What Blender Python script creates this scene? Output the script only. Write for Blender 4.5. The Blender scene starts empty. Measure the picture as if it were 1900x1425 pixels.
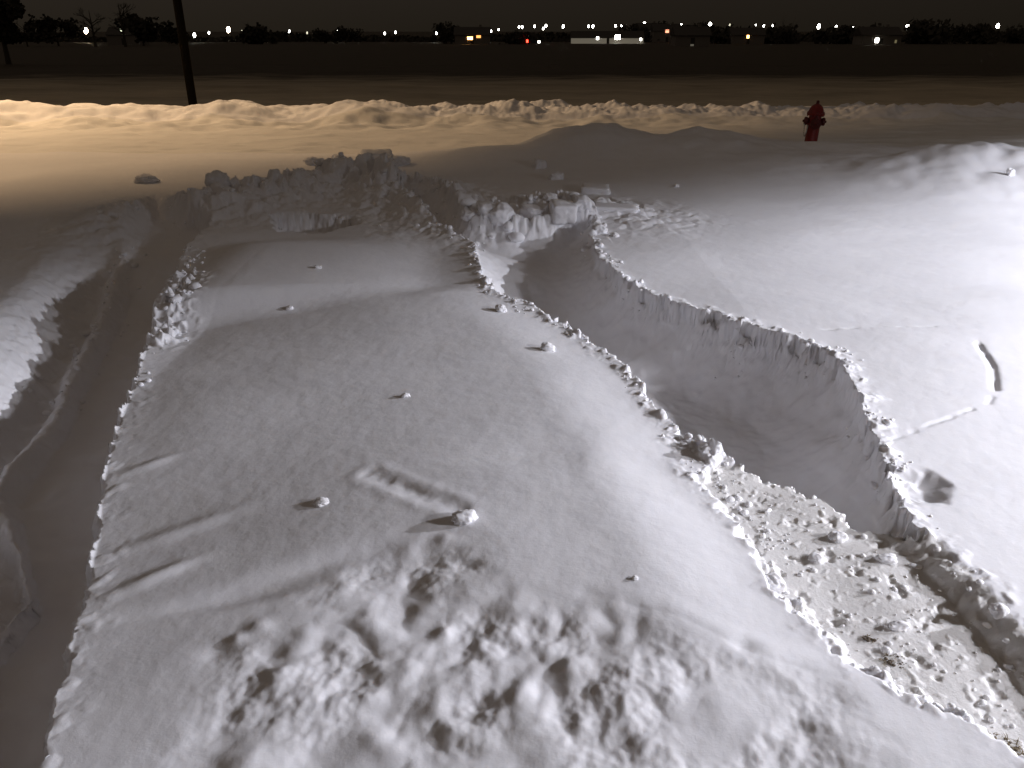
import bpy, bmesh, math, random
import numpy as np
from mathutils import Vector, Matrix
R = math.radians
sc = bpy.context.scene
col = sc.collection
rnd = random.Random(7)

# ------------------------------------------------------------------ camera
F, CX, CY = 1480.0, 950.0, 712.5
CH = 1.75
PITCH = math.atan((CY - 57.0) / F)
cp, sp = math.cos(PITCH), math.sin(PITCH)
cam = bpy.data.cameras.new('camera'); camo = bpy.data.objects.new('camera', cam); col.objects.link(camo)
cam.sensor_width = 36; cam.lens = F / 1900 * 36; cam.clip_start = .05; cam.clip_end = 6000
camo.location = (0, 0, CH); camo.rotation_euler = (R(90) - PITCH, 0, 0)
sc.camera = camo

def at(px, py, z=0.0):
    x = (px - CX) / F; v = (py - CY) / F
    t = (z - CH) / (-sp - v * cp)
    return (x * t, (cp - v * sp) * t)
def at_d(px, py, Y):
    x = (px - CX) / F; v = (py - CY) / F
    t = Y / (cp - v * sp)
    return (x * t, Y, CH + (-sp - v * cp) * t)
def P(*pts):
    return np.array([at(*p) for p in pts])

# ------------------------------------------------------------------ numpy noise
_rs = np.random.RandomState(11)
_perm = _rs.permutation(1024).astype(np.int64); _perm = np.concatenate([_perm, _perm])
_ang = _rs.rand(1024) * 2 * np.pi
_gx, _gy = np.cos(_ang), np.sin(_ang)
def perlin(x, y):
    xi = np.floor(x).astype(np.int64); yi = np.floor(y).astype(np.int64)
    xf = x - xi; yf = y - yi
    u = xf * xf * xf * (xf * (xf * 6 - 15) + 10); v = yf * yf * yf * (yf * (yf * 6 - 15) + 10)
    def g(ix, iy, dx, dy):
        h = _perm[_perm[ix & 1023] + (iy & 1023)]
        return _gx[h] * dx + _gy[h] * dy
    a = g(xi, yi, xf, yf); b = g(xi + 1, yi, xf - 1, yf)
    c = g(xi, yi + 1, xf, yf - 1); d = g(xi + 1, yi + 1, xf - 1, yf - 1)
    return ((a + (b - a) * u) + ((c + (d - c) * u) - (a + (b - a) * u)) * v) * 1.5
def fbm(x, y, s, o=3, seed=0, gain=.5):
    r = 0; a = 1; f = 1 / s
    for i in range(o):
        r = r + a * perlin(x * f + 17.3 * seed + 5.1 * i, y * f - 9.7 * seed + 3.3 * i); a *= gain; f *= 2.03
    return r
def ss(a, b, x):
    t = np.clip((x - a) / (b - a), 0, 1); return t * t * (3 - 2 * t)

def _rows(Y, y0, y1):
    yr = Y[:, 0]; return slice(int(np.searchsorted(yr, y0)), int(np.searchsorted(yr, y1)) + 1)
def dist_line(X, Y, pts, vals=None, pad=2.2):
    pts = np.asarray(pts, float); sl = _rows(Y, pts[:, 1].min() - pad, pts[:, 1].max() + pad)
    d = np.full(X.shape, 9.0); r = _dist_line(X[sl], Y[sl], pts, vals)
    if vals is None:
        d[sl] = r; return d
    v = np.zeros(X.shape); d[sl] = r[0]; v[sl] = r[1]; return d, v
def _dist_line(X, Y, pts, vals=None):
    best = np.full(X.shape, 1e9); bv = np.zeros(X.shape)
    for i in range(len(pts) - 1):
        ax, ay = pts[i]; bx, by = pts[i + 1]
        dx, dy = bx - ax, by - ay; L = dx * dx + dy * dy + 1e-12
        t = np.clip(((X - ax) * dx + (Y - ay) * dy) / L, 0, 1)
        d = np.hypot(X - ax - t * dx, Y - ay - t * dy)
        m = d < best; best[m] = d[m]
        if vals is not None:
            vv = vals[i] + (vals[i + 1] - vals[i]) * t; bv[m] = vv[m]
    return (best, bv) if vals is not None else best
def sd_poly(X, Y, pts):                      # negative inside
    pts = np.asarray(pts); cl = np.vstack([pts, pts[:1]])
    d = dist_line(X, Y, cl)
    ins = np.zeros(X.shape, bool); insf = ins
    sl = _rows(Y, pts[:, 1].min() - .1, pts[:, 1].max() + .1); ins = ins[sl]; full = X, Y; X = X[sl]; Y = Y[sl]
    for i in range(len(pts)):
        x1, y1 = cl[i]; x2, y2 = cl[i + 1]
        c = ((y1 > Y) != (y2 > Y)) & (X < (x2 - x1) * (Y - y1) / ((y2 - y1) + 1e-12) + x1)
        ins ^= c
    insf[sl] = ins
    return np.where(insf, -d, d)

# ------------------------------------------------------------------ layout of the shovelled snow
DEEP = .43
RIM_R = [(2000,1240),(1900,1150),(1830,1075),(1760,1010),(1690,985),(1668,945),(1655,870),(1625,815),(1605,760),(1585,700),
         (1540,650),(1480,628),(1400,605),(1350,592),(1280,567),(1200,541),(1150,515),(1112,480),(1095,440),(1104,412,.03),(1065,402,.08),
         (1000,400,.12),(955,398,.14),(900,398,.14),(872,400,.12)]
RIM_M = [(720,350),(790,402),(830,430),(880,452),(890,490),(920,540),(980,562),(1060,602),(1110,635),(1180,690),(1210,735),
         (1250,780),(1330,832),(1400,862),(1470,882),(1540,912),(1600,955),(1690,985)]
_farclose = [(800,345),(760,330)]
TR = np.array([at(*p) for p in RIM_R[4:]] + [at(*p) for p in _farclose] + [at(*p) for p in RIM_M[:-1]])
PK = P((1690,985),(1760,1010),(1830,1075),(1900,1150),(2000,1240),(2300,1500),(2300,1700),(1950,1560),(1900,1400),(1700,1290),
       (1580,1215),(1500,1150),(1440,1085),(1400,1010),(1330,930),(1290,880),(1320,845),(1400,835),(1470,850),(1560,880),(1640,925))
RIM_L = [(20,1600),(60,1425),(100,1250),(148,1050),(168,950),(175,870),(200,780),(235,690),(260,620),(285,560),(328,492),(345,452),(395,412)]
_fl = [(300,425),(262,462),(205,560),(165,640),(120,710),(80,800),(0,885),(-60,960),(-10,1030),(30,1085),(48,1145),(8,1195),(-80,1260),(-150,1500),(-150,1700)]
TL = np.array([at(*p) for p in RIM_L] + [at(*p, -DEEP) for p in _fl])
CREST = [(190,440,.05),(250,365,.20),(300,352,.22),(420,340,.26),(560,305,.30),(640,292,.34),(705,290,.36),(765,312,.32),(810,345,.22),
         (860,368,.18),(930,366,.22),(1000,360,.24),(1045,362,.22),(1100,370,.14),(1150,386,.08)]
CRW = np.array([at(*c) for c in CREST]); CRV = [c[2] for c in CREST]
SLABPOLY = np.array([at(*p) for p in RIM_M[:-1]] + [at(*p) for p in [(1440,1085),(1500,1150),(1580,1215),(1700,1290),(1900,1400),(1950,1600),(20,1600)]] + [at(*p) for p in RIM_L[1:]])

def gauss(X, Y, px, py, rx, ry, h, z=0, rot=0):
    x0, y0 = at(px, py, z); k = 3 * max(rx, ry); sl = _rows(Y, y0 - k, y0 + k); out = np.zeros(X.shape)
    dx, dy = X[sl] - x0, Y[sl] - y0
    c, s = math.cos(rot), math.sin(rot); a = dx * c + dy * s; b = -dx * s + dy * c
    out[sl] = h * np.exp(-(a / rx) ** 2 - (b / ry) ** 2); return out
def billow(n, e=.03): return np.sqrt(n * n + e * e)

def height(X, Y):
    near = ss(26, 12, Y)
    # gentle wind-packed surface
    H = .030 * fbm(X, Y, 2.6, 2, 1) + .006 * fbm(X + .4 * Y, Y * 1.6, .9, 2, 2)
    H += .0009 * fbm(X, Y, .09, 3, 3)
    H *= ss(0, 3, Y) * .7 + .3
    # slab: sags toward the left, small swell at the far end that catches the lamp
    swx = X + 0; ridge = Y - (5.35 + .25 * (X + 2.1))
    onslab = ss(.02, -.02, sd_poly(X, Y, SLABPOLY)) * ss(0, .6, sd_poly(X, Y, TR)) * ss(0, .5, sd_poly(X, Y, PK)) * ss(-2.9, -2.0, X) * ss(1.2, 2.6, Y)
    band = ss(-.22, .22, ridge) * ss(2.2, 1.3, ridge)
    H += -.016 * np.clip(.1 - X, 0, 2.2) ** 2 * ss(-3.6, -2.4, X) * ss(7.6, 6.2, Y)
    H += onslab * ((X + 1) * (.050 * (1 - band) - .13 * band)) * ss(8.5, 7.2, Y)
    # right bank drops a little towards the lamp, tilted to take more light
    H += -.035 * np.clip(X - 1.6, 0, 5) * ss(10, 7, Y)
    # wind-carved ripples on the slab
    for (a, b, rx, ry, h, rot) in [(275,835,.12,.035,.010,.6),(290,1045,.13,.04,.015,.62),(330,960,.22,.05,.012,.5),(430,1100,.3,.05,-.02,.2),
                                   (240,1190,.35,.10,-.012,.2),(600,1050,.25,.06,-.018,.35),(1000,860,.5,.1,-.012,.1)]:
        H += gauss(X, Y, a, b, rx, ry, h, 0, rot)
    # furrow left by a rolled chunk
    fd = dist_line(X, Y, P((690,885),(770,928),(850,962)))
    H += (-.006 * np.exp(-(fd / .045) ** 2) + .003 * np.exp(-((fd - .07) / .035) ** 2)) * (1 + .5 * fbm(X, Y, .1, 2, 52))
    # thin tracks in the right bank
    for pl in [((1530,608),(1640,602),(1735,600)), ((1815,625),(1845,670),(1850,715),(1838,738),(1740,775),(1640,815))]:
        d = dist_line(X, Y, P(*pl)) + .004 * fbm(X, Y, .08, 2, 5)
        H += -.005 * np.exp(-(d / .014) ** 2) * ss(-.5, .2, fbm(X, Y, .15, 2, 62))
    d = dist_line(X, Y, P((1818,632),(1845,675),(1850,712)))
    H += -.012 * np.exp(-(d / .02) ** 2)
    dd = sd_poly(X, Y, P((1660,865),(1720,868),(1752,890),(1745,922),(1662,925))) + .012 * fbm(X, Y, .1, 2, 6)
    H += -.045 * ss(.05, -.07, dd)
    # churned snow in the foreground
    ch = sd_poly(X, Y, P((640,1060),(720,1025),(850,1000),(960,1110),(1160,1145),(1400,1225),(1560,1280),(1640,1400),(1750,1800),(100,1800),(260,1425),(330,1330),(400,1180),(560,1130)))
    ch = ch + .07 * fbm(X, Y, .3, 3, 8)
    m = ss(.12, -.22, ch)
    lump = billow(fbm(X, Y, .20, 2, 9, .5), .08) * 2.2 - .55
    vary = (.35 + .65 * ss(-.35, .35, fbm(X, Y, .55, 2, 47))) * (.35 + .65 * ss(.75, .15, X))
    H += .68 * m * (.009 * lump * vary + .018 * vary * fbm(X + .05 * fbm(X, Y, .3, 1, 43), Y, .19, 3, 44, .42) + .022 * fbm(X, Y, .5, 2, 10) - .022 + .008 * fbm(X, Y, .10, 3, 41, .55) * ss(-.3, .2, fbm(X, Y, .3, 1, 42)))
    for (a, b, r, h) in [(830,1020,.07,.04),(870,1065,.05,-.04),(820,1180,.055,.055),(1150,1190,.05,.05),(700,1150,.10,.04),(910,1150,.08,-.03),
                         (740,1320,.10,-.05),(690,1290,.06,.04),(950,1300,.08,.03),(1010,1275,.06,-.035),(890,1290,.05,-.04),(570,1180,.06,.05),(480,1160,.05,.04),(500,1210,.07,-.05),
                         (400,1205,.06,-.045),(440,1180,.04,.035),(1150,1380,.07,-.05),(640,1090,.08,.03),(1060,1240,.06,.04),(600,1400,.12,-.05),(450,1400,.10,.05),(1380,1210,.05,-.03)]:
        H += gauss(X, Y, a, b, r * .8, r * .7, h * .25)
    # pushed edge right of the churned area
    d = dist_line(X, Y, P((1160,1140),(1260,1165),(1330,1195),(1410,1228),(1560,1262)))
    H += .004 * np.exp(-((d - .03) / .05) ** 2)
    # snow mounds further off
    for (x0, y0, rx, ry, h) in [(1.2,13.3,.75,.9,.44),(2.95,13.1,1.2,1.0,.36),(5.9,10.6,1.4,1.0,.34),(7.6,10.4,1.4,1.2,.14),(-.2,12.9,1.2,1.2,.12),
                                (4.7,12.6,.9,.6,.14),(6.7,12.9,1.6,.9,.12),(9.5,11.6,1.8,1.2,.12),(3.6,11.6,1.4,.8,.10)]:
        H += h * np.exp(-((X - x0) / rx) ** 2 - ((Y - y0) / ry) ** 2) * (1 + .25 * fbm(X, Y, .9, 3, 12))
    # left bank beside the left path: thrown snow
    lb, lv = dist_line(X, Y, np.array([at(230,470,.1), at(150,560,.05), at(60,690,.0), at(-60,850,0), at(-250,1100,0)]), [.07,.03,.0,.0,.0])
    H += lv * np.exp(-(lb / .35) ** 2) * (1 + .3 * fbm(X, Y, .22, 2, 13))
    # thrown-up ridge round the far end of the loop
    wob = fbm(X, Y, .35, 3, 14)
    cd, cv = dist_line(X, Y, CRW, CRV)
    rough = billow(fbm(X, Y, .30, 3, 15, .5), .05) * 2.2 - .5
    ridgeh = cv * np.exp(-(cd / (.5 + .12 * wob)) ** 2)
    rough = np.clip(rough, -.4, .55)
    H += ridgeh * (.80 + .35 * rough) * (.92 + .4 * fbm(X, Y, .8, 2, 61)) + .04 * np.exp(-(cd / .8) ** 2) * (rough + .8 * fbm(X, Y, .12, 3, 45)) * (cv / .3)
    # rim crumbs + the cut paths
    jag = .038 * fbm(X, Y, .16, 3, 16, .65) + .012 * fbm(X, Y, .03, 2, 17)
    sT0 = sd_poly(X, Y, TR); sT = sT0 + jag
    sL = sd_poly(X, Y, TL) + jag * .5
    sP = sd_poly(X, Y, PK) + jag * 1.1
    crumb = np.maximum(0, fbm(X, Y, .10, 2, 18, .45)) * 1.3 + .2 * np.maximum(0, fbm(X, Y, .04, 2, 19))
    rimw = np.exp(-(np.maximum(sT, 0) / .07) ** 2) * ss(-.02, .01, sT)
    rimw2 = np.exp(-(np.maximum(sL, 0) / .10) ** 2) * ss(-.02, .01, sL) * ss(.25, .12, dist_line(X, Y, np.array([at(*p) for p in RIM_L])))
    rimw3 = np.exp(-(np.maximum(sP, 0) / .06) ** 2) * ss(-.02, .01, sP)
    H += rimw * (.006 + .026 * crumb) + rimw2 * (.004 + .007 * crumb) + rimw3 * .008 * crumb
    # crumbled shoulder where slab meets the packed path
    d = dist_line(X, Y, P((1270,800),(1330,880),(1400,930)))
    H += np.exp(-(d / .10) ** 2) * .03 * (crumb * 1.3 - .2)
    d = dist_line(X, Y, P((350,520),(310,580),(290,600)))
    H += np.exp(-(d / .12) ** 2) * .05 * (crumb * 1.6)
    fT = -DEEP + .016 * fbm(X, Y, .5, 2, 20) + .005 * fbm(X, Y, .09, 2, 21)
    fade = ss(7.3, 5.6, Y)                                   # the far end is half filled
    fT = fT * (.45 + .55 * fade)
    fL = -DEEP + .02 * fbm(X, Y, .3, 3, 22); fL = fL * (.3 + .7 * ss(7.2, 6.2, Y))
    # packed walkway near the camera, higher than the deep cut
    pk = -.06 + .02 * ss(1.4, 2.0, X) + .010 * fbm(X, Y, .4, 2, 23) + .008 * np.maximum(0, fbm(X, Y, .045, 2, 24) - .35) - .018 * np.maximum(0, fbm(X, Y, .085, 3, 25) - .42)
    wP = np.clip((.02 - sP) / (.08 + .26 * ss(1.35, 1.8, X)), 0, 1); wP = wP * wP * (3 - 2 * wP)
    H = H * (1 - wP) + pk * wP
    prof = lambda d: 1 - (1 - np.clip(d / .44, 0, 1) ** .62) ** 1.5
    w1 = prof(-sT0); wT = prof(-(sT0 + jag * 1.25 * (1 - w1) ** 4 + .09 * w1 * (1 - w1) * fbm(X, Y, .22, 3, 60)))
    foot = .03 * np.exp(-np.maximum(-sT - .06, 0) / .09) * (1 + .6 * fbm(X, Y, .2, 3, 26))
    H = H * (1 - wT) + (fT + foot * ss(0, -.08, sT)) * wT
    # left cut: steep on the slab side, sloping on the outer side
    dSl = dist_line(X, Y, np.array([at(*p) for p in RIM_L]))
    slope = np.where(dSl < .28, .05, .02)
    wL = np.clip((.015 - sL) / (.065 + .16 * ss(.25, .5, dSl)), 0, 1); wL = wL * wL * (3 - 2 * wL)
    out = ss(.50, .0, sL) ** 1.2 * ss(.05, .2, sd_poly(X, Y, SLABPOLY)) * ss(.15, .3, dSl)                # slope outside the outer edge
    H = H - out * (1 - wL) * (DEEP - .04) * (1 + .06 * fbm(X, Y, .18, 2, 27)) * ss(8.0, 6.0, Y)
    H = H * (1 - wL) + fL * wL
    # hollow behind the slab
    dd = sd_poly(X, Y, P((505,402),(560,398),(650,400),(662,410),(600,424),(520,422))) + jag
    H += -.17 * ss(.05, -.06, dd)
    # road: shallow, with faint wheel ruts, then the ploughed bank and the ditch
    rc = Y - .02 * X
    rd = ss(12.2, 14.0, rc) * ss(19.2, 18.2, rc)
    H += -.10 * rd + rd * .02 * fbm(X * .25, Y, .5, 3, 28)
    H += rd * .03 * np.maximum(0, fbm(X * .4, Y, .35, 2, 29)) + .14 * fbm(X * .45, Y, .65, 3, 53) * ss(16.2, 18.3, rc) * ss(21, 20, rc) * (.5 + .5 * ss(6, 0, X))
    H += -.035 * rd * (np.exp(-((rc - 14.9) / .16) ** 2) + np.exp(-((rc - 16.4) / .16) ** 2)) * ss(-.5, .3, fbm(X * .3, Y, 1.2, 2, 54))
    far = ss(-2, 3, X)
    bank = np.exp(-((rc - 19.5) / (.75 + .25 * fbm(X, Y, 1.7, 2, 30))) ** 2)
    chunk = billow(fbm(X * .5 + .35 * Y, Y, .6, 3, 31, .5), .05) * 2 - .4 + .5 * fbm(X, Y, .2, 2, 46)
    H += bank * (.10 + .09 * chunk * (.3 + .7 * ss(-4, -1, X)) + .07 * fbm(X, Y, 2.2, 2, 32))
    for (a, b, h, rx) in [(700,190,.24,.9),(400,205,.10,1.4),(100,195,.14,1.8),(1210,190,.10,.8),(1640,190,.12,1.0),(900,192,.1,.9)]:
        x0, y0 = at(a, b, .1); H += h * np.exp(-((X - x0) / rx) ** 2 - ((Y - 19.0) / .7) ** 2)
    H += -.45 * ss(20.6, 24, rc) + .35 * ss(27, 33, rc) - .35 * ss(40, 60, Y)
    H += .05 * fbm(X, Y, 3.5, 2, 33) * ss(20, 30, Y)
    return H, sT, sL, sP, rc, cd

# ------------------------------------------------------------------ materials
def newmat(name):
    m = bpy.data.materials.new(name); m.use_nodes = True
    nt = m.node_tree; nt.nodes.clear()
    out = nt.nodes.new('ShaderNodeOutputMaterial'); b = nt.nodes.new('ShaderNodeBsdfPrincipled')
    nt.links.new(b.outputs[0], out.inputs[0])
    return m, nt, b
def noise(nt, scale, detail=3, rough=.6, vec=None):
    n = nt.nodes.new('ShaderNodeTexNoise'); n.inputs['Scale'].default_value = scale
    n.inputs['Detail'].default_value = detail; n.inputs['Roughness'].default_value = rough
    if vec: nt.links.new(vec, n.inputs['Vector'])
    return n
def snow(name, c1, c2, bump=.35, patch=None):
    m, nt, b = newmat(name)
    g = nt.nodes.new('ShaderNodeNewGeometry'); pos = g.outputs['Position']
    n1 = noise(nt, 3.0, 4, .6, pos)
    mix = nt.nodes.new('ShaderNodeMix'); mix.data_type = 'RGBA'
    mix.inputs[6].default_value = (*c1, 1); mix.inputs[7].default_value = (*c2, 1)
    nt.links.new(n1.outputs[0], mix.inputs[0])
    last = mix.outputs[2]
    if patch:
        last = patch(nt, pos, last)
    nt.links.new(last, b.inputs['Base Color'])
    b.inputs['Roughness'].default_value = .75
    b.inputs['Specular IOR Level'].default_value = .25
    b.inputs['Subsurface Weight'].default_value = .5; b.inputs['Subsurface Scale'].default_value = .02; b.inputs['Subsurface Radius'].default_value = (1, .95, .9)
    n2 = noise(nt, 60, 4, .7, pos); n3 = noise(nt, 420, 2, .6, pos)
    bp = nt.nodes.new('ShaderNodeBump'); bp.inputs['Strength'].default_value = bump; bp.inputs['Distance'].default_value = .008
    bp2 = nt.nodes.new('ShaderNodeBump'); bp2.inputs['Strength'].default_value = bump; bp2.inputs['Distance'].default_value = .0016
    nt.links.new(n2.outputs[0], bp.inputs['Height']); nt.links.new(n3.outputs[0], bp2.inputs['Height'])
    nt.links.new(bp.outputs[0], bp2.inputs['Normal']); nt.links.new(bp2.outputs[0], b.inputs['Normal'])
    return m
def solid(name, c, rough=.6, var=.25, scale=8, metallic=0, emit=None, es=0):
    m, nt, b = newmat(name)
    n = noise(nt, scale, 4)
    mix = nt.nodes.new('ShaderNodeMix'); mix.data_type = 'RGBA'
    mix.inputs[6].default_value = (*[v * (1 - var) for v in c], 1); mix.inputs[7].default_value = (*[min(1, v * (1 + var)) for v in c], 1)
    tc = nt.nodes.new('ShaderNodeTexCoord'); nt.links.new(tc.outputs['Object'], n.inputs['Vector'])
    nt.links.new(n.outputs[0], mix.inputs[0]); nt.links.new(mix.outputs[2], b.inputs['Base Color'])
    b.inputs['Roughness'].default_value = rough; b.inputs['Metallic'].default_value = metallic
    if emit:
        b.inputs['Emission Color'].default_value = (*emit, 1); b.inputs['Emission Strength'].default_value = es
        m.cycles.emission_sampling = 'NONE'
    return m
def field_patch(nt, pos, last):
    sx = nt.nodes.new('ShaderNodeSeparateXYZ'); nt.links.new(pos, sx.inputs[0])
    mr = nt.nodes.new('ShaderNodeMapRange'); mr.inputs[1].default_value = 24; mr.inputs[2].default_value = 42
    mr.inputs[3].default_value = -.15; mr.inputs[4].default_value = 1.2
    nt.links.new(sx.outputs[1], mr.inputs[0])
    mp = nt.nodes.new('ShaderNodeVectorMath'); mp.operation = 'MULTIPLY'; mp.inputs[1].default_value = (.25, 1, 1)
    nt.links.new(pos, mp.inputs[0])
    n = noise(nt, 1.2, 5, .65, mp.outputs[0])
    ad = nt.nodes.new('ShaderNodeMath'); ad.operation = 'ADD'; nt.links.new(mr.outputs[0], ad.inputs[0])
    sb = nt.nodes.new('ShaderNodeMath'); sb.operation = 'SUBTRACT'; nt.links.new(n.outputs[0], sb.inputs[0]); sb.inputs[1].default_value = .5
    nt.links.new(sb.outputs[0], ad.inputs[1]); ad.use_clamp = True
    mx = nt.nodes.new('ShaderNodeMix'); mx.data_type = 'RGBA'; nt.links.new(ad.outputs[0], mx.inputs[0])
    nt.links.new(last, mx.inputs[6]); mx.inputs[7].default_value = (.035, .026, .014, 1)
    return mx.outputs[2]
def packed_patch(nt, pos, last):
    n = noise(nt, 7, 6, .7, pos); r = nt.nodes.new('ShaderNodeValToRGB')
    r.color_ramp.elements[0].position = .60; r.color_ramp.elements[0].color = (0, 0, 0, 1)
    r.color_ramp.elements[1].position = .78; r.color_ramp.elements[1].color = (1, 1, 1, 1)
    nt.links.new(n.outputs[0], r.inputs[0])
    mx = nt.nodes.new('ShaderNodeMix'); mx.data_type = 'RGBA'; nt.links.new(r.outputs[0], mx.inputs[0])
    nt.links.new(last, mx.inputs[6]); mx.inputs[7].default_value = (.68,.65,.62,1)
    return mx.outputs[2]
SNOW = snow('snow', (.83,.83,.87), (.90,.90,.92), .15)
PACKED = snow('packed_snow', (.80,.79,.78), (.87,.86,.85), .4, packed_patch)
ROADM = snow('road_snow', (.78,.77,.75), (.86,.85,.83), .4)
FIELD = snow('field_snow_lamplit_tint', (.55,.47,.34), (.66,.57,.42), .3, field_patch)  # brown base colour stands in for warm lamplight spilling past the bank

# ------------------------------------------------------------------ helpers for objects
def link(o): col.objects.link(o); return o
def tag(o, label=None, cat=None, group=None, kind=None):
    if label: o['label'] = label
    if cat: o['category'] = cat
    if group: o['group'] = group
    if kind: o['kind'] = kind
    return o
def empty(name, loc, rz=0):
    o = bpy.data.objects.new(name, None); o.location = loc; o.rotation_euler = (0, 0, rz); o.empty_display_size = .2; return link(o)
def mobj(name, bm, mat, parent=None, smooth=False, loc=None):
    me = bpy.data.meshes.new(name); bm.to_mesh(me); bm.free(); me.materials.append(mat)
    if smooth: me.polygons.foreach_set('use_smooth', [True] * len(me.polygons))
    o = bpy.data.objects.new(name, me); link(o)
    if parent: o.parent = parent
    if loc: o.location = loc
    return o
def box(bm, x0, x1, y0, y1, z0, z1):
    v = [bm.verts.new(c) for c in [(x0,y0,z0),(x1,y0,z0),(x1,y1,z0),(x0,y1,z0),(x0,y0,z1),(x1,y0,z1),(x1,y1,z1),(x0,y1,z1)]]
    for f in [(3,2,1,0),(4,5,6,7),(0,1,5,4),(1,2,6,5),(2,3,7,6),(3,0,4,7)]: bm.faces.new([v[i] for i in f])
def lathe(bm, prof, n=20, M=None):
    rings = []
    for (r, z) in prof:
        ring = []
        for k in range(n):
            a = 2 * math.pi * k / n; c = Vector((r * math.cos(a), r * math.sin(a), z))
            if M: c = M @ c
            ring.append(bm.verts.new(c))
        rings.append(ring)
    for i in range(len(rings) - 1):
        for k in range(n):
            bm.faces.new([rings[i][k], rings[i][(k+1) % n], rings[i+1][(k+1) % n], rings[i+1][k]])
    bm.faces.new(rings[0][::-1]); bm.faces.new(rings[-1])

# ------------------------------------------------------------------ terrain mesh
NU, NV = 1250, 1250
u = np.linspace(-1, 1, NU); u = .66 * u + .34 * u ** 5
Yv = np.exp(np.linspace(math.log(.8), math.log(62), NV))
UU, YY = np.meshgrid(u, Yv)
XX = UU * (YY + 1.6)
HH, sT, sL, sP, RC, CD = height(XX, YY)
# break up the cut walls sideways so that they are rough, not extruded
gy, gx = np.gradient(HH); st = ss(.004, .02, np.hypot(gx / (YY * .0035), gy / (YY * .0035)) * .01)
Zt = HH * 3.0
XD = XX + st * .016 * fbm(XX + Zt, YY + Zt, .12, 2, 50)
YD = YY + st * .016 * fbm(XX - Zt, YY + Zt, .12, 2, 51)
co = np.stack([XD, YD, HH], -1)
du = np.gradient(co, axis=1); dv = np.gradient(co, axis=0)
nr = np.cross(du, dv); nr /= np.linalg.norm(nr, axis=-1, keepdims=True) + 1e-12
co = co.reshape(-1, 3).astype(np.float32); nr = nr.reshape(-1, 3).astype(np.float32)
idx = np.arange(NU * NV).reshape(NV, NU)
quads = np.stack([idx[:-1, :-1], idx[:-1, 1:], idx[1:, 1:], idx[1:, :-1]], -1)
def fc(a): return .25 * (a[:-1, :-1] + a[1:, :-1] + a[:-1, 1:] + a[1:, 1:])
fT, fL, fP, fR = fc(sT), fc(sL), fc(sP), fc(RC)
cls = np.zeros(fT.shape, int)
cls[fP < -.02] = 3
cls[fT < -.02] = 1
cls[fL < -.02] = 2
cls[(fR > 13.6)] = 4
cls[(fR > 18.55)] = 5
cls[(fR > 20.9)] = 6
def submesh(name, k, mat):
    q = quads[cls == k]
    us, inv = np.unique(q, return_inverse=True); q = inv.reshape(-1, 4)
    me = bpy.data.meshes.new(name)
    me.vertices.add(len(us)); me.vertices.foreach_set('co', co[us].ravel())
    me.loops.add(q.size); me.loops.foreach_set('vertex_index', q.ravel().astype(np.int32))
    me.polygons.add(len(q)); me.polygons.foreach_set('loop_start', np.arange(0, q.size, 4, dtype=np.int32))
    me.update(calc_edges=True)
    me.polygons.foreach_set('use_smooth', np.ones(len(q), bool))
    me.normals_split_custom_set_from_vertices(nr[us])
    me.materials.append(mat)
    o = bpy.data.objects.new(name, me); return link(o)
tag(submesh('snow_ground', 0, SNOW), kind='structure')
tag(submesh('shovelled_path', 1, SNOW), kind='structure')
tag(submesh('shovelled_path', 2, SNOW), kind='structure')
tag(submesh('packed_path', 3, PACKED), kind='structure')
tag(submesh('road', 4, ROADM), kind='structure')
tag(submesh('snow_bank', 5, SNOW), 'long rough ploughed snow bank along the far side of the road', 'snow bank')
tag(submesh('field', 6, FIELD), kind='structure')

# height lookup
from bisect import bisect
def hz(x, y):
    if y < .85 or y > 60: return -.5
    v = (math.log(y) - math.log(.8)) / (math.log(62) - math.log(.8)) * (NV - 1)
    w = np.searchsorted(u, x / (y + 1.6))
    i = int(min(max(round(v), 0), NV - 1)); j = int(min(max(round(w), 0), NU - 1))
    return float(HH[i, j])

# far ground, one sheet out to the horizon
def gfar(r): 
    t = min(max((r - 60) / 300, 0), 1); return -.62 - (.7 if r < 50 else 0) - 2.2 * t * t * (3 - 2 * t)
bm = bmesh.new(); rings = []
rad = [0.01, 20, 40, 60, 80, 110, 150, 200, 260, 340, 450, 700, 1200, 2500, 5000]
for r in rad:
    rings.append([bm.verts.new((r * math.cos(2*math.pi*k/96), r * math.sin(2*math.pi*k/96), gfar(r))) for k in range(96)])
for i in range(len(rad) - 1):
    for k in range(96):
        bm.faces.new([rings[i][k], rings[i+1][k], rings[i+1][(k+1)%96], rings[i][(k+1)%96]])
tag(mobj('ground', bm, FIELD), kind='structure')

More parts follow.
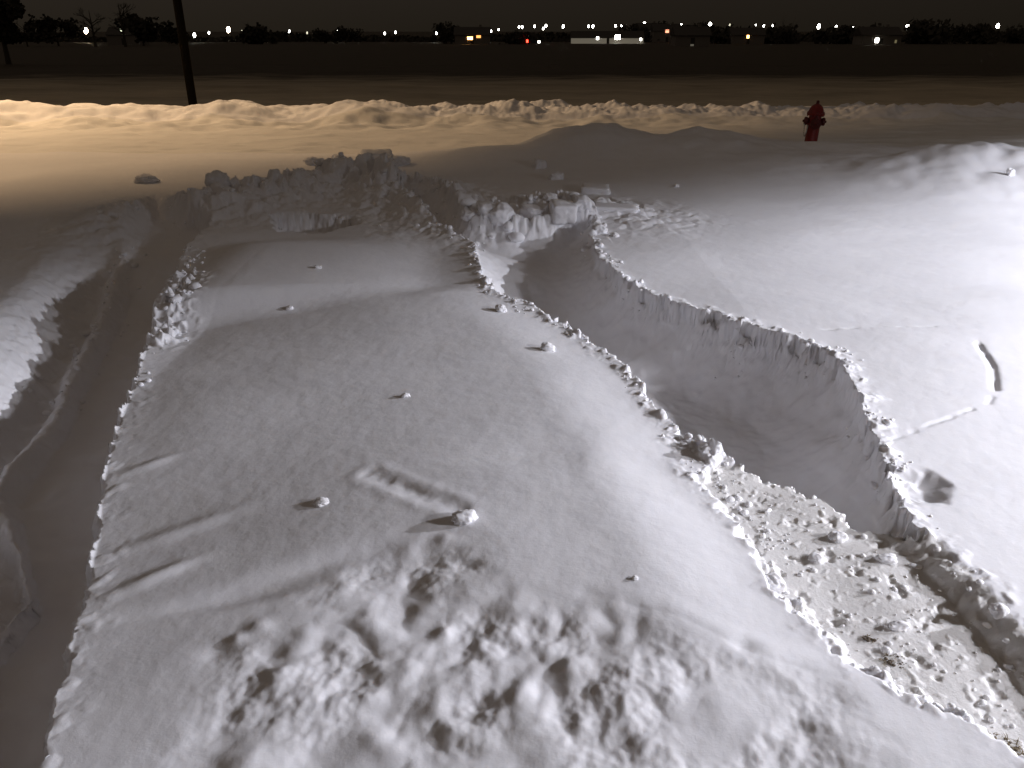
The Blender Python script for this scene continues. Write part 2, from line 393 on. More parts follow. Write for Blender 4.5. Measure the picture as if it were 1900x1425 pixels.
# ------------------------------------------------------------------ snow chunks
def chunk_bm(sx, sy, sz, rough=.25, blocky=0.0, seed=0, sub=4):
    from mathutils import noise as mn
    bm = bmesh.new(); bmesh.ops.create_icosphere(bm, subdivisions=sub, radius=1)
    off = Vector((seed * 3.7, seed * 1.3, seed * 7.1))
    for v in bm.verts:
        c = v.co.copy()
        if blocky > 0:
            m = max(abs(c.x), abs(c.y), abs(c.z)); c = c.lerp(c / m * .85, blocky)
        n = mn.fractal(c * 1.1 + off, 1, 2, 3) * .8 + mn.fractal(c * 3.5 + off, 1, 2, 3) * .45
        n2 = mn.fractal(c * 9 + off, 1, 2, 2) * .12
        c *= 1 + rough * (n + n2)
        v.co = Vector((c.x * sx, c.y * sy, c.z * sz))
    return bm
CHUNKS = [ # px, py, zguess, half sizes, blocky, rz, tilt, label
 (700,292,.42,(.26,.20,.13),.8,.3,.1,'large square snow block on top of the ridge at the far end of the slab'),
 (738,300,.36,(.17,.15,.10),.5,.9,.0,'rounded lump leaning on the right side of the large square block'),
 (628,298,.36,(.13,.11,.09),.3,.2,.2,'knobbly snow lump left of the large square block'),
 (582,300,.34,(.15,.12,.08),.3,.6,.0,'low snow lump at the left shoulder of the far ridge'),
 (405,338,.26,(.14,.12,.14),.6,.3,.1,'dark upright snow chunk at the head of the left path'),
 (270,333,.20,(.15,.12,.07),.2,.1,.0,'small snow lump standing alone against the orange road, far left'),
 (930,398,.22,(.13,.11,.12),.2,.5,.1,'round pale snow boulder at the edge of the right trench'),
 (885,380,.25,(.10,.09,.07),.3,.2,.0,'small bright lump left of the round pale boulder'),
 (968,374,.28,(.14,.10,.09),.4,.7,.2,'rough snow lump between the round boulder and the cube shaped block'),
 (1045,370,.32,(.14,.13,.11),.85,.2,.15,'pale cube shaped snow block at the head of the right trench'),
 (1104,352,.26,(.19,.14,.07),.85,-.1,.1,'upper of two flat slabs of snow right of the cube shaped block'),
 (1138,386,.14,(.29,.12,.05),.85,-.12,.05,'lower and longer of two flat slabs of snow on the right bank'),
 (1000,305,.26,(.09,.08,.11),.3,.5,.2,'tall thin snow lump on the ridge behind the cube shaped block'),
 (1032,328,.22,(.10,.08,.07),.3,.1,.1,'small lump just above the cube shaped block'),
 (1880,297,.28,(.045,.04,.065),.3,.3,.0,'small pointed snow chunk on the mound near the right edge'),
 (905,392,.22,(.10,.09,.08),.6,.4,.2,'grey angular snow lump on the trench end beside the round boulder'),
 (988,392,.22,(.12,.10,.07),.7,.9,.25,'tilted angular snow block in front of the cube shaped block'),
 (1078,392,.14,(.10,.10,.08),.6,.2,.2,'angular lump at the right foot of the cube shaped block'),
 (872,398,.18,(.08,.07,.06),.4,.7,.1,'leftmost small pale lump on the end of the right trench'),
 (1020,400,.16,(.07,.06,.05),.5,.1,.3,'small broken lump below the cube shaped block'),
 (1112,425,.04,(.09,.08,.07),.2,.3,.0,'crumbly snow clod at the far corner of the right trench rim'),
 (1140,435,.04,(.05,.05,.035),.2,.3,.0,'small clod on the right bank beside the crumbly rim clod'),
 (590,495,.03,(.035,.03,.025),.4,.3,.0,'small snow crumb on the far part of the slab'),
 (537,571,.03,(.03,.03,.02),.4,.3,.0,'tiny snow crumb at the lower edge of the bright streak'),
 (752,733,.02,(.03,.02,.02),.4,.3,.0,'tiny snow crumb alone in the middle of the slab'),
 (1016,644,.04,(.055,.04,.045),.5,.3,.1,'pointed snow chip on the slab with a dark shadow beside the trench'),
 (930,572,.05,(.045,.05,.045),.5,.3,.1,'snow chip near the slab rim casting a long thin shadow'),
 (862,958,.03,(.055,.045,.035),.3,.3,.0,'rounded snow clod at the end of its rolled furrow'),
 (597,930,.01,(.035,.04,.014),.1,.3,.0,'smooth pale snow lump on the near part of the slab'),
 (1255,345,.02,(.035,.035,.03),.3,.3,.0,'small crumb alone in the dark part of the right bank'),
 (1435,1080,.01,(.045,.05,.045),.5,.3,.1,'pointed snow chip at the lower right edge of the slab'),
 (1178,1072,.0,(.012,.012,.010),.3,.3,.0,'tiny crumb near the middle of the smooth slab foot'),
 (1555,995,-.07,(.04,.035,.03),.3,.3,.0,'grey snow clod in the middle of the packed path'),
 (1515,1035,-.07,(.035,.03,.022),.3,.9,.0,'low clod left of centre on the packed path'),
 (1645,1035,-.07,(.045,.03,.022),.3,.1,.0,'flat clod near the right side of the packed path'),
 (1668,1160,-.07,(.04,.025,.022),.3,.1,.0,'long flat clod above the dirty patch on the packed path'),
 (1855,1130,-.02,(.035,.03,.03),.3,.1,.0,'glinting icy clod at the right rim of the packed path'),
]
for i, (px, py, z, s, bl, rz, tilt, lab) in enumerate(CHUNKS):
    for _ in range(8):
        x, y = at(px, py, z); z += .6 * (hz(x, y) + s[2] * .4 - z)
    if py > 400: s = (s[0] * .85, s[1] * .85, s[2] * .75)
    bm = chunk_bm(*s, rough=.32 if bl < .7 else .16, blocky=bl, seed=i + 1, sub=4)
    o = mobj('snow_chunk', bm, SNOW, smooth=True)
    o.location = (x, y, hz(x, y) + s[2] * (.28 if py < 400 else .2)); o.rotation_euler = (tilt, tilt * .5, rz)
    tag(o, lab, 'snow chunk', 'snow chunks scattered round the shovelled paths')

# loose crumbs too many to count
def crumbs(name, spots):
    bm = bmesh.new()
    for (x, y, r) in spots:
        z = hz(x, y)
        n = len(bm.verts)
        g = bmesh.ops.create_icosphere(bm, subdivisions=2, radius=1)
        fx, fy, fz = rnd.uniform(.7, 1.4), rnd.uniform(.6, 1.1), rnd.uniform(.5, .9); a = rnd.uniform(0, 6.28)
        for v in g['verts']:
            c = v.co * (1 + rnd.uniform(-.16, .16))
            X = c.x * r * fx; Y = c.y * r * fy
            v.co = (x + X * math.cos(a) - Y * math.sin(a), y + X * math.sin(a) + Y * math.cos(a), z + c.z * r * fz + r * .25)
    o = mobj(name, bm, SNOW, smooth=True); return o
spots = []
def inpoly(x, y, poly):
    c = False; n = len(poly)
    for i in range(n):
        x1, y1 = poly[i]; x2, y2 = poly[(i+1) % n]
        if (y1 > y) != (y2 > y) and x < (x2-x1)*(y-y1)/(y2-y1)+x1: c = not c
    return c
while len(spots) < 230:
    px, py = rnd.uniform(1280, 1990), rnd.uniform(870, 1424)
    x, y = at(px, py, -.1)
    if inpoly(x, y, PK): spots.append((x, y, rnd.choice([.003,.004,.004,.005,.006,.009,.013])))
tag(crumbs('path_crumbs', spots), 'countless small snow crumbs littering the packed path', 'snow crumbs', kind='stuff')
spots = []
def along(line, n, spread, r0, r1, z=0, side=0):
    pts = [at(p[0], p[1], z) for p in line]
    for _ in range(n):
        i = rnd.randrange(len(pts) - 1); t = rnd.random()
        x = pts[i][0] + (pts[i+1][0] - pts[i][0]) * t + rnd.gauss(0, spread) + side; y = pts[i][1] + (pts[i+1][1] - pts[i][1]) * t + rnd.gauss(0, spread)
        spots.append((x, y, r0 + (r1 - r0) * rnd.random() ** 5))
along(RIM_R[3:20], 45, .04, .004, .022, side=.02)
for c_ in [(1530,640),(1480,625),(1350,592),(1150,515),(1112,470),(1600,760),(1640,840)]: along([c_, (c_[0]+25, c_[1]+22)], 16, .04, .006, .028, side=.03)
along(RIM_R[17:24], 60, .06, .01, .05)
along(RIM_M[:6], 30, .06, .008, .035)
along(RIM_M[5:16], 22, .05, .004, .016, side=-.02)
for c_ in [(950,555),(1050,600),(1170,690),(1290,810)]: along([c_, (c_[0]+30, c_[1]+25)], 14, .04, .005, .02, side=-.03)
along([(1270,810),(1330,880),(1400,930),(1440,1000)], 80, .05, .004, .02)
along(RIM_L[7:12], 40, .045, .005, .018, side=.03)
along([(345,470),(320,540),(290,600)], 60, .07, .01, .04, side=.08)
along([(60,760),(130,640),(190,540),(240,480)], 140, .10, .006, .035, z=-.2)
along([(560,300),(700,295),(790,330),(870,378),(1000,350),(1060,370)], 200, .22, .01, .07, z=.25)
along([(300,360),(420,345),(560,310)], 90, .25, .01, .05, z=.2)
tag(crumbs('rim_crumbs', spots), 'broken snow crumbs strewn along the rims of the trenches', 'snow crumbs', kind='stuff')

# dead grass poking through
STRAW = solid('straw', (.24,.19,.11), .8); SOIL = solid('soil', (.10,.075,.05), .9, .4, 60)
def tuft(px, py, z, n, r, h, label):
    x, y = at(px, py, z); z0 = hz(x, y); root = empty('dead_grass', (x, y, z0)); tag(root, label, 'grass', 'dead grass showing through the snow')
    bm = bmesh.new()
    for _ in range(n):
        a = rnd.uniform(0, 6.28); d = r * math.sqrt(rnd.random()); bx, by = d*math.cos(a), d*math.sin(a)
        ln = h * rnd.uniform(.5, 1); dr = rnd.uniform(0, 6.28); dx, dy = math.cos(dr), math.sin(dr); w = .0012
        p0 = Vector((bx, by, -.004)); p1 = p0 + Vector((dx*ln*.5, dy*ln*.5, ln*.35)); p2 = p1 + Vector((dx*ln*.6, dy*ln*.6, -ln*.12)); s = Vector((-dy*w, dx*w, 0))
        v = [bm.verts.new(c) for c in (p0-s, p0+s, p1+s, p1-s, p2)]
        bm.faces.new(v[:4]); bm.faces.new((v[3], v[2], v[4]))
    mobj('blades', bm, STRAW, root)
    bm = bmesh.new()
    for _ in range(n // 3):
        a = rnd.uniform(0, 6.28); d = r * .8 * math.sqrt(rnd.random()); g = bmesh.ops.create_icosphere(bm, subdivisions=1, radius=rnd.uniform(.002,.006))
        for v in g['verts']: v.co = Vector((v.co.x*1.4 + d*math.cos(a), v.co.y*1.2 + d*math.sin(a), v.co.z*.6+.001)) 
    mobj('dirt_crumbs', bm, SOIL, root)
tuft(1612,1185,-.06,30,.022,.018,'small dark patch of dirt and grass in the packed path, the upper one')
tuft(1660,1228,-.06,50,.042,.02,'wider patch of flattened grass in the packed path, below the small dark one')
tuft(1866,1388,-.06,90,.055,.035,'dead grass tuft in the bottom right corner of the photo')

# ------------------------------------------------------------------ hydrant
HRED = solid('hydrant_paint', (.20,.012,.009), .45, .3, 14); HMET = solid('hydrant_metal', (.10,.012,.010), .5)
hx, hy = at(1504, 262, .02)
hyd = empty('fire_hydrant', (hx, hy, hz(hx, hy) - .03), R(-8)); hyd.rotation_euler = (0, R(2), R(-8)); hyd.scale = (.94, .94, .96)
tag(hyd, 'dark red fire hydrant standing in snow by the road', 'fire hydrant')
bm = bmesh.new(); lathe(bm, [(.15,0),(.15,.035),(.118,.04),(.112,.07),(.110,.36),(.112,.40),(.128,.41),(.128,.44),(.11,.45),(.108,.56),(.112,.575)], 24); mobj('barrel', bm, HRED, hyd, True)
bm = bmesh.new(); lathe(bm, [(.150,.575),(.155,.585),(.155,.61),(.145,.62),(.13,.64),(.118,.68),(.095,.72),(.06,.75),(.035,.758),(.035,.765)], 24); bo = mobj('bonnet', bm, HRED, hyd, True)
bm = bmesh.new(); lathe(bm, [(.030,.765),(.030,.80),(.022,.815),(.01,.82)], 5); mobj('operating_nut', bm, HMET, bo)
for k in range(8):
    a = k * math.pi / 4; bm = bmesh.new(); lathe(bm, [(.012,.555),(.012,.632)], 6, Matrix.Translation((.138*math.cos(a), .138*math.sin(a), 0)))
    mobj('bolt', bm, HMET, bo)
for s in (-1, 1):
    M = Matrix.Translation((0,0,.47)) @ Matrix.Rotation(s * math.pi/2, 4, 'Y')
    bm = bmesh.new(); lathe(bm, [(.055,.07),(.055,.13),(.066,.132),(.070,.14),(.070,.17),(.060,.178),(.02,.18),(.02,.205)], 18, M); mobj('side_cap', bm, HMET, hyd, True)
M = Matrix.Translation((0,0,.44)) @ Matrix.Rotation(math.pi/2, 4, 'X')
bm = bmesh.new(); lathe(bm, [(.075,.07),(.075,.13),(.09,.135),(.09,.175),(.07,.185),(.022,.19),(.022,.215)], 20, M); mobj('front_cap', bm, HMET, hyd, True)
bm = bmesh.new()                                             # chain hanging from the left cap
prev = None
for k in range(33):
    t = k / 32; c = Vector((-.175 + .07 * t, -.05, .43 - .22 * math.sin(t * math.pi) ** .8)); r_ = .005 + .004 * (k % 2)
    ring = [bm.verts.new(c + Vector((r_*math.cos(j*math.pi/3), r_*math.sin(j*math.pi/3), 0))) for j in range(6)]
    if prev:
        for j in range(6): bm.faces.new([prev[j], prev[(j+1)%6], ring[(j+1)%6], ring[j]])
    prev = ring
mobj('cap_chain', bm, solid('chain_steel', (.35,.35,.34), .35, metallic=.8), hyd)

# ------------------------------------------------------------------ lamps
def aim_light(name, kind, loc, energy, color, radius, parent=None):
    l = bpy.data.lights.new(name, kind); l.energy = energy; l.color = color
    if kind == 'POINT': l.shadow_soft_size = radius
    o = bpy.data.objects.new(name, l); o.location = loc; link(o)
    if parent: o.parent = parent
    return o
METAL = solid('dark_metal', (.03,.03,.03), .5); WOOD = solid('pole_wood', (.003,.0025,.002), .85, .4, 12)
def light_cut_board(name, parent, lamp, A, B, off, half, mat, ext=.6, extB=None):
    """added unseen board near a lamp, whose lower edge throws the straight shade line A-B on the ground"""
    A = Vector((*A, 0)); B = Vector((*B, 0)); L = Vector(lamp)
    d = (B - A).normalized(); Lg = Vector((L.x, L.y, 0)); foot = A + d * (Lg - A).dot(d); n = foot - Lg; D = n.length; n.normalize()
    e = Lg + n * off; e.z = L.z - L.z * off / D
    bm = bmesh.new(); t = n * .004
    v = []
    for sgn in (-1, 1):
        for zz in (0, ext):
            for tt in (-1, 1):
                v.append(bm.verts.new(e + d * half * sgn + Vector((0,0,zz)) + t * tt))
    for f in [(0,1,3,2),(4,6,7,5),(0,4,5,1),(2,3,7,6),(0,2,6,4),(1,5,7,3)]: bm.faces.new([v[i] for i in f])
    bmesh.ops.recalc_face_normals(bm, faces=bm.faces)
    for w in bm.verts: w.co -= parent.location
    return mobj(name, bm, mat, parent)

# utility pole
px_, py_ = at_d(356, 180, 20.9)[:2]
pole = empty('utility_pole', (px_, py_, hz(px_, py_) - .3)); tag(pole, 'black wooden utility pole rising behind the ploughed bank', 'utility pole')
bm = bmesh.new(); lathe(bm, [(.105,0),(.085,9.6),(.07,9.62)], 16); mobj('shaft', bm, WOOD, pole, True)
bm = bmesh.new(); box(bm, -.9, .9, -.15, -.08, 8.9, 9.02); mobj('crossarm', bm, WOOD, pole)
WOOD.node_tree.nodes['Principled BSDF'].inputs['Specular IOR Level'].default_value = .03
# street lamp at the roadside, out of the picture on the left
RL = (-15.5, 21.4, 9.0)
rl = empty('road_lamp', (RL[0], RL[1] + 1.2, -.6)); tag(rl, 'tall roadside lamp with a warm light cut by added boards, left of the utility pole', 'street lamp')
bm = bmesh.new(); lathe(bm, [(.09,0),(.06,9.9)], 12); mobj('post', bm, METAL, rl)
bm = bmesh.new(); lathe(bm, [(.03,0),(.03,1.25)], 8, Matrix.Translation((0,0,9.85)) @ Matrix.Rotation(R(90), 4, 'X')); mobj('lamp_arm', bm, METAL, rl)
bm = bmesh.new(); lathe(bm, [(.18,0),(.15,.08),(.05,.14)], 14, Matrix.Translation((0,-1.2,9.78))); mobj('lamp_head', bm, METAL, rl)
light_cut_board('added_cut_board', rl, RL, (-6, 9.2), (3.5, 15.6), .4, 1.2, METAL, .5)
light_cut_board('added_cut_board', rl, RL, (-25, 25.5), (15, 25.5), .3, 2.6, METAL, 1.1)  # both boards are added to cut the warm light, near and far
aim_light('road_lamp_light', 'POINT', RL, 5800, (1.0,.65,.35), .022)

# yard lamp to the right
YL = (12.5, 5.2, 3.4)
yl = empty('yard_lamp', (YL[0], YL[1], -.5)); tag(yl, 'white yard lamp with an added light-cutting board on a short post beyond the right bank', 'yard lamp')
bm = bmesh.new(); lathe(bm, [(.05,0),(.05,4.0)], 12, Matrix.Translation((.35,0,0))); mobj('post', bm, METAL, yl)
bm = bmesh.new(); lathe(bm, [(.02,0),(.02,.35)], 8, Matrix.Translation((0,0,3.98)) @ Matrix.Rotation(R(90), 4, 'Y')); mobj('bracket', bm, METAL, yl)
light_cut_board('added_cut_board', yl, YL, at(380,545), at(1900,303), .45, 1.5, METAL, .6)  # added board out of view, shapes the edge of the lit snow
aim_light('yard_lamp_light', 'POINT', YL, 6000, (.90,.905,1.0), .04)
PL = (7.0, 1.2, 2.3)
pl = empty('porch_lamp', PL); tag(pl, 'round frosted porch lamp hanging right of the walkway', 'porch lamp')
bm = bmesh.new(); lathe(bm, [(.02,.12),(.02,1.0)], 8); mobj('stem', bm, METAL, pl)
bm = bmesh.new(); lathe(bm, [(.26,.14),(.20,.22),(.03,.28)], 20); mobj('shade', bm, METAL, pl)
aim_light('porch_lamp_light', 'POINT', PL, 1850, (.94,.93,1.0), .22)
light_cut_board('added_cut_board', pl, PL, at(0, 860), at(1900, 350), 1.0, 2.2, METAL, .9)  # unseen board put in to dim the far and left snow

# ------------------------------------------------------------------ far lights, houses, trees
def em(name, c, s): return solid(name, (.5,.5,.5), .5, 0, 1, 0, c, s)
EW = em('lamp_glow_white', (1,.97,.88), 24); EB = em('lamp_glow_bright', (1,.95,.85), 40); EF = em('lamp_glow_faint', (1,.95,.7), 1.2)
EO = em('lamp_glow_orange', (1,.45,.12), 16); ER = em('lamp_glow_red', (1,.04,.02), 9); EWARM = em('lamp_glow_warm', (1,.78,.55), 34)
LAMPS = [(81,50,3,'w'),(160,57,3,'a'),(361,65,2,'w'),(388,61,1,'w'),(424,55,3,'a'),(449,58,1,'f'),(481,61,1,'w'),(537,58,1,'w'),(570,61,1,'f'),(628,58,1.6,'w'),
 (714,62,1,'w'),(734,60,1,'w'),(810,61,1.4,'w'),(870,59,1,'o'),(911,58,1,'w'),(925,55,.8,'w'),(963,50,1,'w'),(969,50,1,'w'),(992,49,1,'w'),(1008,53,1,'w'),(1013,48,1.3,'w'),
 (1045,49,1.4,'w'),(1092,49,1,'w'),(1100,49,1.4,'w'),(1087,66,.7,'f'),(1095,65,.7,'w'),(1142,48,1,'w'),(1153,48,.8,'w'),(1195,46,2.6,'w'),(1213,48,1.3,'w'),(1253,47,1,'w'),(1264,46,.8,'w'),
 (1317,46,2.3,'w'),(1354,46,.8,'f'),(1401,47,1,'w'),(1417,48,1,'w'),(1434,47,1,'w'),(1519,49,2.3,'w'),(1551,50,1.4,'w'),(1582,52,1.2,'w'),(1603,62,1.5,'o'),(1622,49,1.4,'w'),
 (1653,56,.8,'f'),(1683,50,2.4,'w'),(1741,50,.9,'f'),(1851,48,2.2,'w')]
named = {81:'brightest lamp near the left edge under the treetops',160:'warm lamp second from the left edge',361:'lamp just right of the utility pole',388:'small lamp second to the right of the utility pole',424:'large warm lamp right of the utility pole',
 449:'faint lamp beside the large warm lamp',570:'faint lamp in the left half of the skyline',870:'thin orange lamp above the orange lit house',1195:'large white lamp above the long lit building',1213:'lamp just right of the large one above the lit building',
 1317:'large white lamp right of the houses on the skyline',1354:'faint lamp right of the houses on the skyline',1519:'bright lamp above and left of the hydrant',1603:'orange lamp right of the hydrant',1683:'bright lamp between hydrant and right edge',
 1741:'faint lamp between two bright ones at right',1851:'bright lamp nearest the right edge',1653:'faint low lamp near the bright ones at right'}
G = lambda Y: gfar(Y)
for (px, py, sz, c) in LAMPS:
    Y = 470 if py < 56 else 360
    X, _, Z = at_d(px, py, Y)
    g = gfar(math.hypot(X, Y)); root = empty('street_lamp', (X, Y, g))
    lab = named.get(px)
    if not lab:
        lo = max([l for l in (0,424,628,870,1013,1195,1317,1519,1683) if l <= px])
        zone = {0:'between the utility pole and the left edge',424:'in the sparse row right of the large warm lamp',628:'in the low row left of the orange lit house',870:'in the cluster right of the orange lit house',1013:'above the left end of the long lit building',
                1195:'just above the dark houses on the skyline',1317:'in the row of small lamps left of the hydrant',1519:'in the row of lamps right of the hydrant',1683:'near the right edge'}[lo]
        lab = 'small white street lamp far off ' + zone
    tag(root, ('distant ' + lab) if not lab.startswith('small') else lab, 'street lamp', 'street lamps along the horizon')
    m = {'w': EB if sz > 2 else EW, 'a': EWARM, 'f': EF, 'o': EO}[c]
    h = Z - g; r = (.14 + .29 * sz) * Y / 470
    bm = bmesh.new(); lathe(bm, [(.10,0),(.07,h)], 6); mobj('lamp_post', bm, METAL, root)
    bm = bmesh.new(); lathe(bm, [(r*.3,-r*1.5),(r*.8,-r*.9),(r,0),(r*.8,r*.9),(r*.3,r*1.5)], 10, Matrix.Translation((0,-.2,h)) @ Matrix.Rotation(R(rnd.uniform(4,16)), 4, 'Y')); mobj('lamp_globe', bm, m, root)

WALL = solid('house_wall', (.22,.20,.18), .8); WALLP = solid('house_wall_pale', (.5,.48,.42), .8); ROOF = solid('house_roof', (.06,.055,.05), .8)
LIT = em('glowing_wall', (.9,.8,.6), .12)  # faint emission stands in for lamplight falling on the wall
def house(px, py, Y, w, h, d, label, lights, wall=WALL):
    X, _, Zb = at_d(px, py, Y); g = gfar(math.hypot(X, Y))
    root = empty('house', (X, Y, g), 0); tag(root, label, 'house', 'far houses along the horizon')
    bm = bmesh.new(); box(bm, -w/2, w/2, 0, d, 0, h); mobj('wall', bm, wall, root)
    bm = bmesh.new(); o = .4; rh = min(w, d) * .32
    v = [bm.verts.new(c) for c in [(-w/2-o,-o,h),(w/2+o,-o,h),(w/2+o,d+o,h),(-w/2-o,d+o,h),(-w/2-o,d/2,h+rh),(w/2+o,d/2,h+rh)]]
    for f in [(0,1,5,4),(2,3,4,5),(0,4,3),(1,2,5),(3,2,1,0)]: bm.faces.new([v[i] for i in f])
    rf = mobj('roof', bm, ROOF, root)
    bm = bmesh.new(); box(bm, w*.2, w*.2+.8, d*.5-.4, d*.5+.4, h+rh*.6, h+rh+.7); mobj('chimney', bm, WALL, rf)
    bm = bmesh.new(); box(bm, -.5, .5, -.06, -.002, .02, 2.1); mobj('door', bm, ROOF, root)
    for (lx, ly, ww, hh, m) in lights:
        x, _, z = at_d(lx, ly, Y - .1); x -= X; z -= g
        bm = bmesh.new(); box(bm, x-ww/2-.12, x+ww/2+.12, -.08, -.003, z-hh/2-.12, z+hh/2+.12); wi = mobj('window', bm, ROOF, root)
        bm = bmesh.new(); box(bm, x-ww/2, x+ww/2, -.13, -.083, z-hh/2, z+hh/2); mobj('pane', bm, m, wi)
house(226, 62, 300, 11, 3.2, 8, 'low dark house with one faint window below the left trees', [(226,55,1.1,1.2,em('pane_pale', (.8,.85,.6), 2.0))])
house(876, 74, 300, 12, 3, 8, 'dark house with an orange lit front left of the tail lights', [(872,71,1.8,.9,EO),(888,68,1.5,.8,em('pane_orange_dim', (1,.4,.1), 2.2))])
house(1128, 76, 330, 27, 1.9, 8, 'long low building with a front wall glowing dimly as if lamplit and bright lamps', [(1146,69,1.8,1.5,EB),(1109,71,.8,.9,EW),(1189,73,.7,.9,EW)], LIT)
house(1238, 66, 380, 12, 4.5, 9, 'two storey house with a dull red window on the skyline', [(1238,58,1.5,1.2,em('pane_red', (1,.35,.2), 2.5))])
house(1205, 64, 400, 11, 5, 9, 'tall dark house left of the one with the red window', [(1190,59,1,.9,em('pane_grey', (.7,.7,.7), .35)),(1208,57,1,.9,em('pane_dim', (.7,.6,.5), .25))])
house(1280, 64, 400, 12, 4.2, 9, 'dark house right of the one with the red window', [(1271,59,1,.9,em('pane_brown', (.6,.5,.4), .2))])
house(1388, 76, 320, 12, 3, 8, 'dark house with a single small orange light', [(1388,68,.8,1.0,EO)])
house(1284, 92, 230, 9, 2.6, 7, 'nearer dark shed with a barely lit window', [(1284,85,.9,.8,em('pane_faint', (.7,.65,.5), .12))])
house(1634, 84, 290, 13, 3.1, 8, 'dark house with one very bright white lamp right of the hydrant', [(1627,75,1.1,1.3,EB),(1662,77,.7,1.0,em('pane_weak', (.7,.6,.3), .18))])

# car with its lights on
cx_, _, cz_ = at_d(989, 72, 300); cg = gfar(math.hypot(cx_, 300))
car = empty('car', (cx_, 300, cg), 0); tag(car, 'far dark car with a red tail light and a white headlight', 'car')
bm = bmesh.new()
prof = [(-2.2,.35),(2.2,.35),(2.25,.8),(1.3,.95),(.7,1.45),(-.9,1.5),(-1.6,1.0),(-2.2,.95)]
a = [bm.verts.new((x, -.85, z)) for x, z in prof]; b = [bm.verts.new((x, .85, z)) for x, z in prof]
bm.faces.new(a); bm.faces.new(b[::-1])
for k in range(8): bm.faces.new([a[k], b[k], b[(k+1)%8], a[(k+1)%8]])
bmesh.ops.recalc_face_normals(bm, faces=bm.faces); mobj('body', bm, solid('car_paint', (.05,.05,.06), .3), car)
for sx in (-1.4, 1.4):
    for sy in (-.88, .88):
        bm = bmesh.new(); lathe(bm, [(.33,-.1),(.33,.1)], 14, Matrix.Translation((sx, sy, .33)) @ Matrix.Rotation(R(90), 4, 'X')); mobj('wheel', bm, METAL, car)
zl = max(.7, cz_ - cg)
bm = bmesh.new(); box(bm, -2.3, -1.7, -.95, -.6, .6, 1.5); mobj('tail_light', bm, ER, car)
bm = bmesh.new(); box(bm, 1.75, 2.35, -.95, -.55, .55, 1.2); mobj('headlight', bm, EW, car)

# trees
BARK = solid('bark', (.06,.05,.035), .9); LEAF = solid('dark_foliage', (.04,.035,.025), .9)
def tree(px, Y, w, h, label, bare=False, n=900):
    X = at_d(px, 57, Y)[0]; g = hz(X, Y) if Y < 58 else gfar(math.hypot(X, Y))
    root = empty('tree', (X, Y, g - .1)); tag(root, label, 'tree', 'dark trees along the horizon')
    bm = bmesh.new(); r0 = h * .03
    lathe(bm, [(r0*1.3,0),(r0,h*.15),(r0*.7,h*.5),(r0*.2,h*.9)], 8)
    def limb(p, d, ln, r, dep):
        q = p + d * ln; z = Vector((0,0,1)); M = Matrix.Translation(p) @ z.rotation_difference(d).to_matrix().to_4x4()
        lathe(bm, [(r,0),(r*.6,ln)], 5, M)
        if dep:
            for _ in range(3):
                nd = (d + Vector((rnd.gauss(0,.5), rnd.gauss(0,.5), rnd.gauss(.15,.35)))).normalized()
                limb(q if rnd.random() < .6 else p.lerp(q, .6), nd, ln * .68, r * .55, dep - 1)
    for k in range(9):
        a = rnd.uniform(0, 6.28); zz = h * rnd.uniform(.2, .75)
        limb(Vector((0,0,zz)), Vector((math.cos(a), math.sin(a), rnd.uniform(.4,1.1))).normalized(), w * .26, r0 * .45, 3 if bare else 1)
    mobj('trunk', bm, BARK, root)
    if not bare:
        bm = bmesh.new(); cl = [(rnd.gauss(0,.25)*w, rnd.gauss(0,.25)*w, h*rnd.uniform(.3,.88), rnd.uniform(.12,.26)*w) for _ in range(16)]
        for _ in range(n):
            c = rnd.choice(cl); d = Vector((rnd.gauss(0,1), rnd.gauss(0,1), rnd.gauss(0,1))).normalized() * c[3] * rnd.random() ** .4
            p = Vector(c[:3]) + d; s = w * .035
            e1 = Vector((rnd.gauss(0,1), rnd.gauss(0,1), rnd.gauss(0,1))).normalized() * s; e2 = e1.orthogonal().normalized() * s
            bm.faces.new([bm.verts.new(p - e1 - e2), bm.verts.new(p + e1 - e2), bm.verts.new(p + e1 + e2), bm.verts.new(p - e1 + e2)])
        mobj('crown', bm, LEAF, root)
tree(2, 62, 3.2, 5.6, 'tall dark tree cut off by the left edge', n=2600)
TREES = [(45,250,9,7.5,'low round tree right of the tree at the left edge',0),(103,260,10,8.5,'dark broad tree right of the brightest left lamp',0),(172,230,7,11,'bare tree between the two left lamps',1),(228,230,8,13,'tall bare tree above the faint window',1),
 (262,260,12,9,'wide dark tree right of the tall bare tree',0),(325,300,9,7,'small dark tree left of the utility pole',0),(475,320,14,7,'low spreading tree right of the large warm lamp',0),
 (600,340,8,6.5,'small tree left of the lamp in the sparse row',0),(640,340,9,7,'small tree right of the lamp in the sparse row',0),(828,320,9,9,'round dark tree left of the orange lit house',0),(850,330,8,8,'smaller tree touching the round dark one',0),
 (960,300,9,4.8,'low bush like tree above the tail lights',0),(1172,400,11,9,'dark tree left of the skyline houses',0),(1222,390,9,10.5,'tree between the skyline houses',0),(1300,390,14,10,'dark tree right of the skyline houses',0),
 (1360,330,16,5,'long low tree left of the small orange light',0),(1450,330,18,6.5,'broad tree left of the hydrant',0),(1560,330,18,6,'broad low tree just right of the hydrant',0),(1720,330,20,7.5,'wide dark tree near the right lamps',0),(1810,330,18,6.5,'wide dark tree left of the last bright lamp',0),(1890,340,14,7,'dark tree at the right edge',0)]
for t in TREES: tree(t[0], t[1], t[2], t[3] * (.72 if t[0] > 300 else .9), t[4], bool(t[5]), 700)
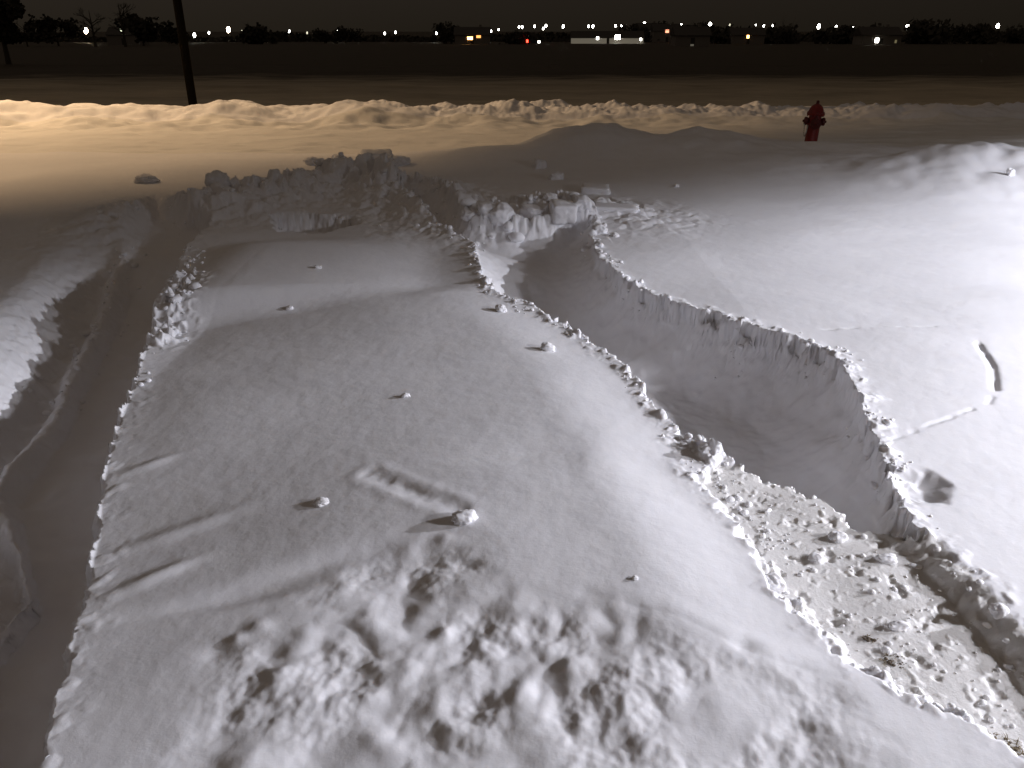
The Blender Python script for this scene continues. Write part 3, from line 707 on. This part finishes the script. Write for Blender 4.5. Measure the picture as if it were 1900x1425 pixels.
# scrub that reads as one dark band
bm = bmesh.new()
for _ in range(9000):
    px = rnd.uniform(-200, 2100); Y = rnd.uniform(380, 430); X = at_d(px, 57, Y)[0]; g = gfar(math.hypot(X, Y))
    hh = 2.2 + 1.6 * math.sin(px * .021) * math.sin(px * .0077 + 1) + (1.0 if px > 1000 else 0)
    p = Vector((X, Y, g + rnd.random() ** 1.3 * max(1, hh))); s = rnd.uniform(.5, .9)
    e1 = Vector((rnd.gauss(0,1), rnd.gauss(0,1), rnd.gauss(0,1))).normalized() * s; e2 = e1.orthogonal().normalized() * s
    bm.faces.new([bm.verts.new(p - e1 - e2), bm.verts.new(p + e1 - e2), bm.verts.new(p + e1 + e2), bm.verts.new(p - e1 + e2)])
tag(mobj('distant_scrub', bm, LEAF), 'continuous dark band of scrub along the horizon', 'scrub', kind='stuff')

# ------------------------------------------------------------------ night sky
w = bpy.data.worlds.new('World'); sc.world = w; w.use_nodes = True
nt = w.node_tree; nt.nodes.clear()
out = nt.nodes.new('ShaderNodeOutputWorld'); add = nt.nodes.new('ShaderNodeAddShader')
b1 = nt.nodes.new('ShaderNodeBackground'); b2 = nt.nodes.new('ShaderNodeBackground')
sky = nt.nodes.new('ShaderNodeTexSky'); sky.sky_type = 'NISHITA'; sky.sun_disc = False; sky.sun_elevation = R(-4); sky.sun_rotation = R(120)
nt.links.new(sky.outputs[0], b1.inputs[0]); b1.inputs[1].default_value = .01
tc = nt.nodes.new('ShaderNodeTexCoord'); sx = nt.nodes.new('ShaderNodeSeparateXYZ'); nt.links.new(tc.outputs['Generated'], sx.inputs[0])
cr = nt.nodes.new('ShaderNodeValToRGB'); nt.links.new(sx.outputs[2], cr.inputs[0])
e = cr.color_ramp.elements
e[0].position = 0; e[0].color = (.0150,.0118,.0082,1); e[1].position = .9; e[1].color = (.078,.061,.048,1)
n = cr.color_ramp.elements.new(.06); n.color = (.0205,.0160,.0125,1)
n = cr.color_ramp.elements.new(.35); n.color = (.060,.047,.036,1)
mul = nt.nodes.new('ShaderNodeMix'); mul.data_type = 'RGBA'; mul.blend_type = 'MULTIPLY'; mul.inputs[0].default_value = 1
mr = nt.nodes.new('ShaderNodeMapRange'); mr.inputs[1].default_value = -.6; mr.inputs[2].default_value = .6; mr.inputs[3].default_value = 1.15; mr.inputs[4].default_value = .7
nt.links.new(sx.outputs[0], mr.inputs[0]); nt.links.new(cr.outputs[0], mul.inputs[6]); nt.links.new(mr.outputs[0], mul.inputs[7])
nt.links.new(mul.outputs[2], b2.inputs[0]); b2.inputs[1].default_value = 1
nt.links.new(b1.outputs[0], add.inputs[0]); nt.links.new(b2.outputs[0], add.inputs[1]); nt.links.new(add.outputs[0], out.inputs[0])

sc.view_settings.view_transform = 'Standard'; sc.view_settings.look = 'None'; sc.view_settings.exposure = 0
